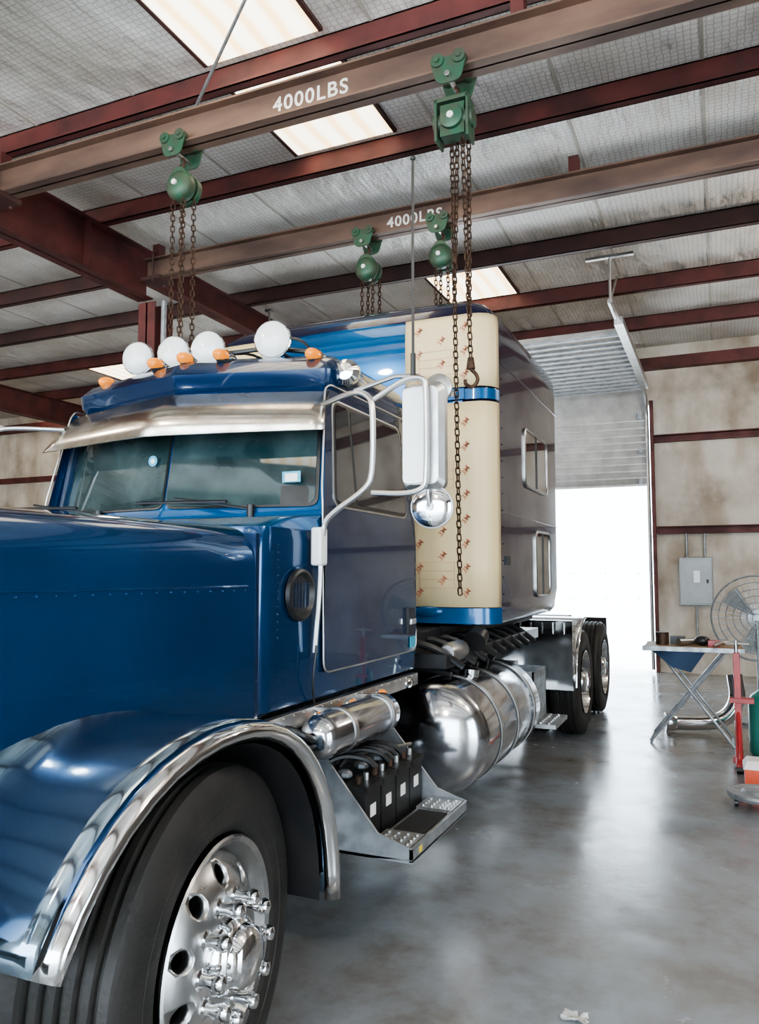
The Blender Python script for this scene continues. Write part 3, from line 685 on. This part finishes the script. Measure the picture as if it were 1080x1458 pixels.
for s in (1,-1):
    b=SD(s).use(tankm)
    r=.315
    b.lathe((.90,0,.62),(0,1,0),[(4.06,.0),(4.065,.08),(4.085,.16),(4.12,.235),(4.15,.28),(4.18,.303),(4.22,r),(5.50,r),(5.54,.30),(5.60,.24),(5.65,.1),(5.66,0)],64)
    b.done('fuel_tank',T,angle=50)
    b=SD(s)
    for y in (4.45,4.85,5.3):
        b.use(steel); b.lathe((.90,0,.62),(0,1,0),[(y,r+.001),(y,r+.007),(y+.05,r+.007),(y+.05,r+.001)],64)
        b.use(black); b.lathe((.90,0,.62),(0,1,0),[(y-.012,r+.001),(y-.012,r+.004),(y,r+.004)],64)
    for y in (4.4,4.55,4.8,4.95,5.2,5.35):
        b.use(black); b.tube([(.5,y,.99),(.75,y,.985),(.93,y,.95)],.02,8,smooth=1)
    b.box(.45,.56,4.3,5.5,.5,.98)
    b.use(chrome); b.cyl((.98,4.62,.92),(.985,4.62,.965),.05,n=20)
    b.done('tank_straps',T)
    b=SD(s).use(tankm); b.lathe((.93,0,.90),(0,1,0),[(2.70,0),(2.705,.04),(2.73,.075),(2.77,.09),(3.38,.09),(3.42,.075),(3.44,.04),(3.445,0)],32)
    b.use(steel)
    for y in (2.9,3.3): b.lathe((.93,0,.90),(0,1,0),[(y,.091),(y,.095),(y+.03,.095),(y+.03,.091)],32); b.box(.6,.93,y,y+.03,.97,.99)
    b.use(black); b.tube([(.93,2.71,.90),(.95,2.62,.93),(.85,2.60,.97),(.80,2.7,.85),(.75,2.8,.7)],.014,8,smooth=2)
    b.tube([(.90,2.71,.86),(.95,2.6,.82),(.8,2.62,.70)],.012,8,smooth=2)
    b.done('air_tank',T)
    b=SD(s).use(galv)
    prism=[(.62,.40),(1.06,.40),(1.25,.415),(1.25,.455),(1.10,.50),(.86,.78),(.62,.78)]
    for y in (2.94,3.66):
        b.prism(prism,lambda a,c,d:(a,d,c),y,y+.012)
    b.box(.62,1.25,2.94,3.67,.40,.412); b.box(1.238,1.25,2.94,3.67,.405,.455)
    b.box(.62,.64,2.94,3.67,.40,.80)
    b.done('battery_step_box',T,smooth=False)
    b=SD(s).use(steel)
    for (a0,a1) in ((2.96,3.13),(3.48,3.65)):
        b.box(1.06,1.235,a0,a1,.44,.458)
        for i in range(4):
            for j in range(4): b.cyl((1.085+i*.042,a0+.03+j*.037,.458),(1.085+i*.042,a0+.03+j*.037,.464),.011,n=8)
    b.box(1.06,1.235,3.13,3.48,.44,.446); b.use(dark); b.box(1.08,1.22,3.16,3.46,.4465,.452)
    b.use(yellow); b.box(1.25,1.252,3.02,3.05,.42,.445)
    b.done('step_tread',T,smooth=False)
    b=SD(s)
    for k in range(4):
        y=2.975+k*.168
        b.use(black); b.box(.70,1.03,y,y+.155,.42,.64); b.box(.69,1.04,y-.003,y+.158,.64,.665)
        b.use(wpaint); b.box(1.03,1.032,y+.05,y+.105,.53,.58)
        b.use(rust); b.cyl((.98,y+.04,.665),(.98,y+.04,.695),.014,n=10); b.use(steel); b.cyl((.98,y+.115,.665),(.98,y+.115,.695),.014,n=10)
        b.use(galv); b.sphere((.90,y+.07,.69),.03,(1.3,1,.7),n=8,m=5)
    b.use(black)
    for k in range(7):
        y0=2.97+random.random()*.5; b.tube([(.72+random.random()*.1,y0,.68),(.85,y0+.08,.76),(.95,y0+.16,.74),(.98,y0+.2,.69)],.012,6,smooth=2)
    b.use(steel); b.cyl((.70,2.98,.72),(.98,3.62,.71),.008,n=6)
    b.done('batteries',T,smooth=False)
    b=SD(s).use(steel); b.box(.85,1.28,5.72,6.18,.42,.45)
    for i in range(5):
        for j in range(6): b.cyl((.98+i*.06,5.76+j*.075,.45),(.98+i*.06,5.76+j*.075,.458),.016,n=8)
    b.use(galv); b.box(.85,1.12,5.74,5.752,.45,.82); b.box(.85,1.12,6.16,6.172,.45,.82); b.box(1.108,1.12,5.74,6.17,.46,.82)
    for k in range(8): b.box(1.12,1.124,5.76+k*.05,5.79+k*.05,.52,.76)
    b.box(.5,.9,5.72,6.18,.45,.85)
    b.done('sleeper_step',T,smooth=False)
    b=SD(s).use(chrome)
    rows=[[(u,7.75-.60*math.cos(a),.50+.62*math.sin(a)) for u in (.55,.62,1.12,1.19)] for a in [R(d) for d in (2,12,24,36,48,60,72,84,92)]]
    b.loft(rows,False,False,False)
    b.box(.45,1.17,7.10,7.135,.50,1.12)
    b.tube([(r[3][0],r[3][1],r[3][2]) for r in rows],.012,6)
    for x in (.7,.8,.9,1.0,1.1): b.tube([(x,7.09,1.0),(x,7.09,1.10)],.006,6)
    o=b.done('quarter_fender',T,angle=60); so=o.modifiers.new('s','SOLIDIFY'); so.thickness=.005
b=MB().use(black)
for k in range(9):
    y=4.2+k*.24; b.tube([(.55,y,1.05),(.72,y+.05,1.16),(.9,y+.1,1.10),(1.0,y+.2,1.0)],.022,8,smooth=2)
b.use(steel); b.lathe((.92,0,1.08),(0,1,0),[(4.35,.0),(4.35,.045),(4.4,.06),(4.6,.06),(4.65,.03)],20); b.cyl((.7,4.3,1.0),(.7,4.3,1.22),.05)
b.use(black); b.cyl((.98,4.72,1.12),(.98,4.80,1.16),.07,.07,20); b.box(.5,.95,4.25,6.7,1.0,1.08)
b.tube([(.75,4.7,1.18),(.9,5.2,1.2),(.8,5.9,1.15),(.9,6.6,1.18)],.03,8,smooth=2)
b.use(dark); b.box(.2,.7,7.0,9.8,.98,1.03)
b.done('air_lines_and_brackets',T)
# ================================================================== RIGHT-SIDE SHOP ITEMS
e=empty('breaker_panel',(-.34,YW-.001,1.42))
b=MB().use(greybox); b.box(-.24,.24,-.12,0,-.37,.37); b.done('cabinet',e,bevel=.01)
b=MB().use(greybox); b.box(-.22,.22,-.132,-.12,-.34,.34); b.use(white); b.box(-.03,.06,-.137,-.132,-.02,.16); b.use(black); b.box(.15,.18,-.145,-.13,-.03,.03); b.done('cover',e,bevel=.004)
b=MB().use(galv); b.cyl((-.12,-.05,.37),(-.12,-.05,.74),.018); b.cyl((.14,-.05,.37),(.14,-.05,.74),.018); b.cyl((.0,-.05,-.37),(.0,-.05,-.9),.015); b.done('conduits',e)
e=empty('folding_work_table',(-.27,7.85,0))
b=MB().use(galv)
for y in (-.2,.2):
    b.tube([(-.36,y,0.012),(.30,y,.84)],.014,8); b.tube([(.34,y,0.012),(-.28,y,.84)],.014,8)
for x in (-.36,.34): b.tube([(x,-.2,.014),(x,.2,.014)],.012,8)
b.tube([(0,-.2,.43),(0,.2,.43)],.012,8); b.done('crossed_legs',e)
b=MB().use(wood); b.box(-.40,.44,-.25,.25,.85,.875); b.use(galv); b.box(-.41,.45,-.26,-.25,.835,.88); b.box(-.41,.45,.25,.26,.835,.88); b.done('table_top',e,bevel=.003)
b=MB().use(clothb); b.loft([[(-.32,-.24,.84),(-.15,-.25,.70),(.0,-.24,.66),(.12,-.24,.84)],[(-.32,.1,.84),(-.15,.1,.72),(0,.1,.68),(.12,.1,.84)]],True,True,False)
o=b.done('slung_cloth',e); so=o.modifiers.new('s','SOLIDIFY'); so.thickness=.01
b=MB().use(rust)
b.cyl((-.25,0,.875),(-.25,0,.99),.06); b.use(steel); b.cyl((-.1,-.1,.91),(.05,.05,.91),.03); b.use(black); b.box(-.18,-.05,.02,.15,.875,.95); b.sphere((.1,0,.92),.05,(1.4,1,.9)); b.use(redp); b.box(.15,.25,-.1,.0,.875,.93); b.use(wood); b.box(-.05,.3,.1,.2,.875,.90); b.use(steel); b.tube([(.2,-.15,.89),(.3,-.1,.93),(.4,0,.89)],.015,8,smooth=1)
b.done('tools_and_parts',e)
e=empty('pedestal_fan',(.34,9.0,0))
b=MB().use(galv); b.cyl((0,0,0),(0,0,.03),.25,n=28); b.cyl((0,0,.03),(0,0,1.05),.022); b.cyl((0,.02,1.08),(0,.2,1.08),.08,n=20); b.done('stand_and_motor',e)
b=MB().use(galv)
for r in (.44,.37,.30,.23,.16,.10,.05):
    for d in (-.10,.08): b.tube([(r*math.cos(a),d*(1-(r/.46)**2*.7),1.08+r*math.sin(a)) for a in [2*math.pi*i/40 for i in range(40)]],.004 if r<.44 else .010,5,True)
for k in range(32):
    a=2*math.pi*k/32
    for d in (-.10,.08): b.tube([(r*math.cos(a),d*(1-(r/.46)**2*.7),1.08+r*math.sin(a)) for r in (.05,.2,.3,.44)],.003,4)
b.done('wire_guard',e)
b=MB().use(greybox)
for k in range(3):
    a=2*math.pi*k/3; b.loft([[(r*math.cos(a+t)*1.0,(t-.3)*.12,1.08+r*math.sin(a+t)) for t in (0,.3,.6)] for r in (.05,.2,.36)],False,False,False)
b.done('blades',e)
e=empty('exhaust_pipe',(-.12,8.35,0))
b=MB().use(chrome); b.tube([(-.32,-.1,.09),(-.1,-.05,.09),(.12,0,.12),(.25,.05,.3),(.22,.1,.55)],.075,20,smooth=3); b.lathe((-.32,-.1,.09),(-1,-.2,0),[(0,.075),(.03,.085),(.10,.088),(.10,.075),(0,.06)],24); b.done('pipe_bend',e)
e=empty('red_stand_jack',(.10,7.0,0))
b=MB().use(redp); b.box(-.025,.025,-.025,.025,.05,.90); b.box(-.03,.03,-.3,.3,.02,.07); b.box(-.05,.35,-.03,.03,.02,.07); b.tube([(0,-.2,.05),(0,0,.45)],.015,8); b.tube([(0,.2,.05),(0,0,.45)],.015,8)
b.box(-.06,.12,-.04,.04,.50,.54)
b.use(steel); b.cyl((0,0,.9),(0,0,1.0),.015); b.tube([(-.08,0,.97),(.10,0,.97)],.01,8)
b.use(black)
for y in (-.28,.28): b.cyl((-.03,y,.03),(.03,y,.03),.03)
b.done('frame',e,bevel=.003)
e=empty('gas_cylinder',(.33,7.5,0))
b=MB().use(greenp); b.lathe((0,0,0),(0,0,1),[(0,.13),(.02,.145),(.42,.145),(.50,.12),(.55,.05),(.60,.04)],28,True,True); b.use(steel); b.cyl((0,0,.6),(0,0,.68),.025); b.cyl((-.05,0,.66),(.05,0,.66),.015); b.done('tank_body',e)
e=empty('red_tool_box',(.24,6.45,0))
b=MB().use(orangep); b.box(-.12,.3,-.14,.14,.0,.13); b.use(wpaint); b.loft([[(-.13,-.15,.13),(.31,-.15,.13),(.31,.15,.13),(-.13,.15,.13)],[(-.1,-.09,.18),(.28,-.09,.18),(.28,.09,.18),(-.1,.09,.18)]]); b.use(steel); b.tube([(0,0,.18),(0,0,.22),(.18,0,.22),(.18,0,.18)],.008,6); b.done('box_body',e,bevel=.006)
e=empty('floor_dolly',(.20,5.85,0))
b=MB().use(galv); b.lathe((0,0,.06),(0,0,1),[(0,.0),(0,.2),(.02,.21),(.035,.2),(.03,.12),(.05,.10),(.06,0)],28)
b.use(black)
for k in range(4):
    a=k*math.pi/2+.4; x=.16*math.cos(a); y=.16*math.sin(a); b.cyl((x-.012,y,.028),(x+.012,y,.028),.028,n=14); b.cyl((x,y,.05),(x,y,.065),.01)
b.done('dolly_body',e)
b=MB().use(paperm); n=7; rows=[]
for i in range(n):
    rows.append([(i/n*.10+random.uniform(-.008,.008),j/n*.06+random.uniform(-.008,.008),.004+random.random()*.022) for j in range(n)])
b.loft(rows,False,False,False); o=b.done('crumpled_paper',smooth=False,loc=(-.55,2.82,0)); so=o.modifiers.new('s','SOLIDIFY'); so.thickness=.001
e=empty('workbench',(-12.8,11.8,0))
b=MB().use(wood); b.box(-1.2,1.2,-.4,.4,.86,.92); b.use(redsteel)
for x in (-1.1,1.1):
    for y in (-.33,.33): b.box(x-.03,x+.03,y-.03,y+.03,0,.86)
b.done('bench_frame',e)
# ================================================================== LIGHT
w=D.worlds.new('world'); scene.world=w; w.use_nodes=True
bg=w.node_tree.nodes['Background']; bg.inputs[0].default_value=(.76,.89,1,1); bg.inputs[1].default_value=7.0
sun=D.lights.new('sun','SUN'); sun.energy=6; sun.angle=R(1); so=D.objects.new('sun',sun); so.rotation_euler=(R(-35),R(20),0); scene.collection.objects.link(so)
def fill_lamp(x,y,pw):  # unseen lamps added as interior fill light
    e=empty('added_fill_lamp',(x,y,4.45))
    b=MB().use(galv); b.lathe((0,0,0),(0,0,1),[(.0,.10),(.12,.09),(.2,.05),(.24,.04)],24); b.cyl((0,0,.22),(0,0,.53),.01); b.done('added_housing',e)
    l=D.lights.new('fill_light','POINT'); l.shadow_soft_size=.12; l.energy=pw; l.color=(1,.91,.80)
    o=D.objects.new('fill_light',l); o.parent=e; o.location=(0,0,-.16); scene.collection.objects.link(o)
for x,y,p in [(-.8,-2.0,115),(-4.2,-.5,120),(2.0,2.2,110),(-8,1.0,170),(2.6,8.2,150),(-13.5,5,150)]: fill_lamp(x,y,p)
# ================================================================== CAMERA
cd=D.cameras.new('camera'); cam=D.objects.new('camera',cd); scene.collection.objects.link(cam)
cd.sensor_fit='VERTICAL'; cd.sensor_height=36; cd.sensor_width=36*1080/1458; cd.lens=1100/1458*36; cd.clip_start=.05; cd.clip_end=300
cam.location=(0,0,1.55); cam.rotation_euler=(R(90+4.5),0,R(23.7)); scene.camera=cam
scene.view_settings.view_transform='AgX'
try: scene.view_settings.look='AgX - Medium High Contrast'
except Exception: pass
scene.view_settings.exposure=0.6
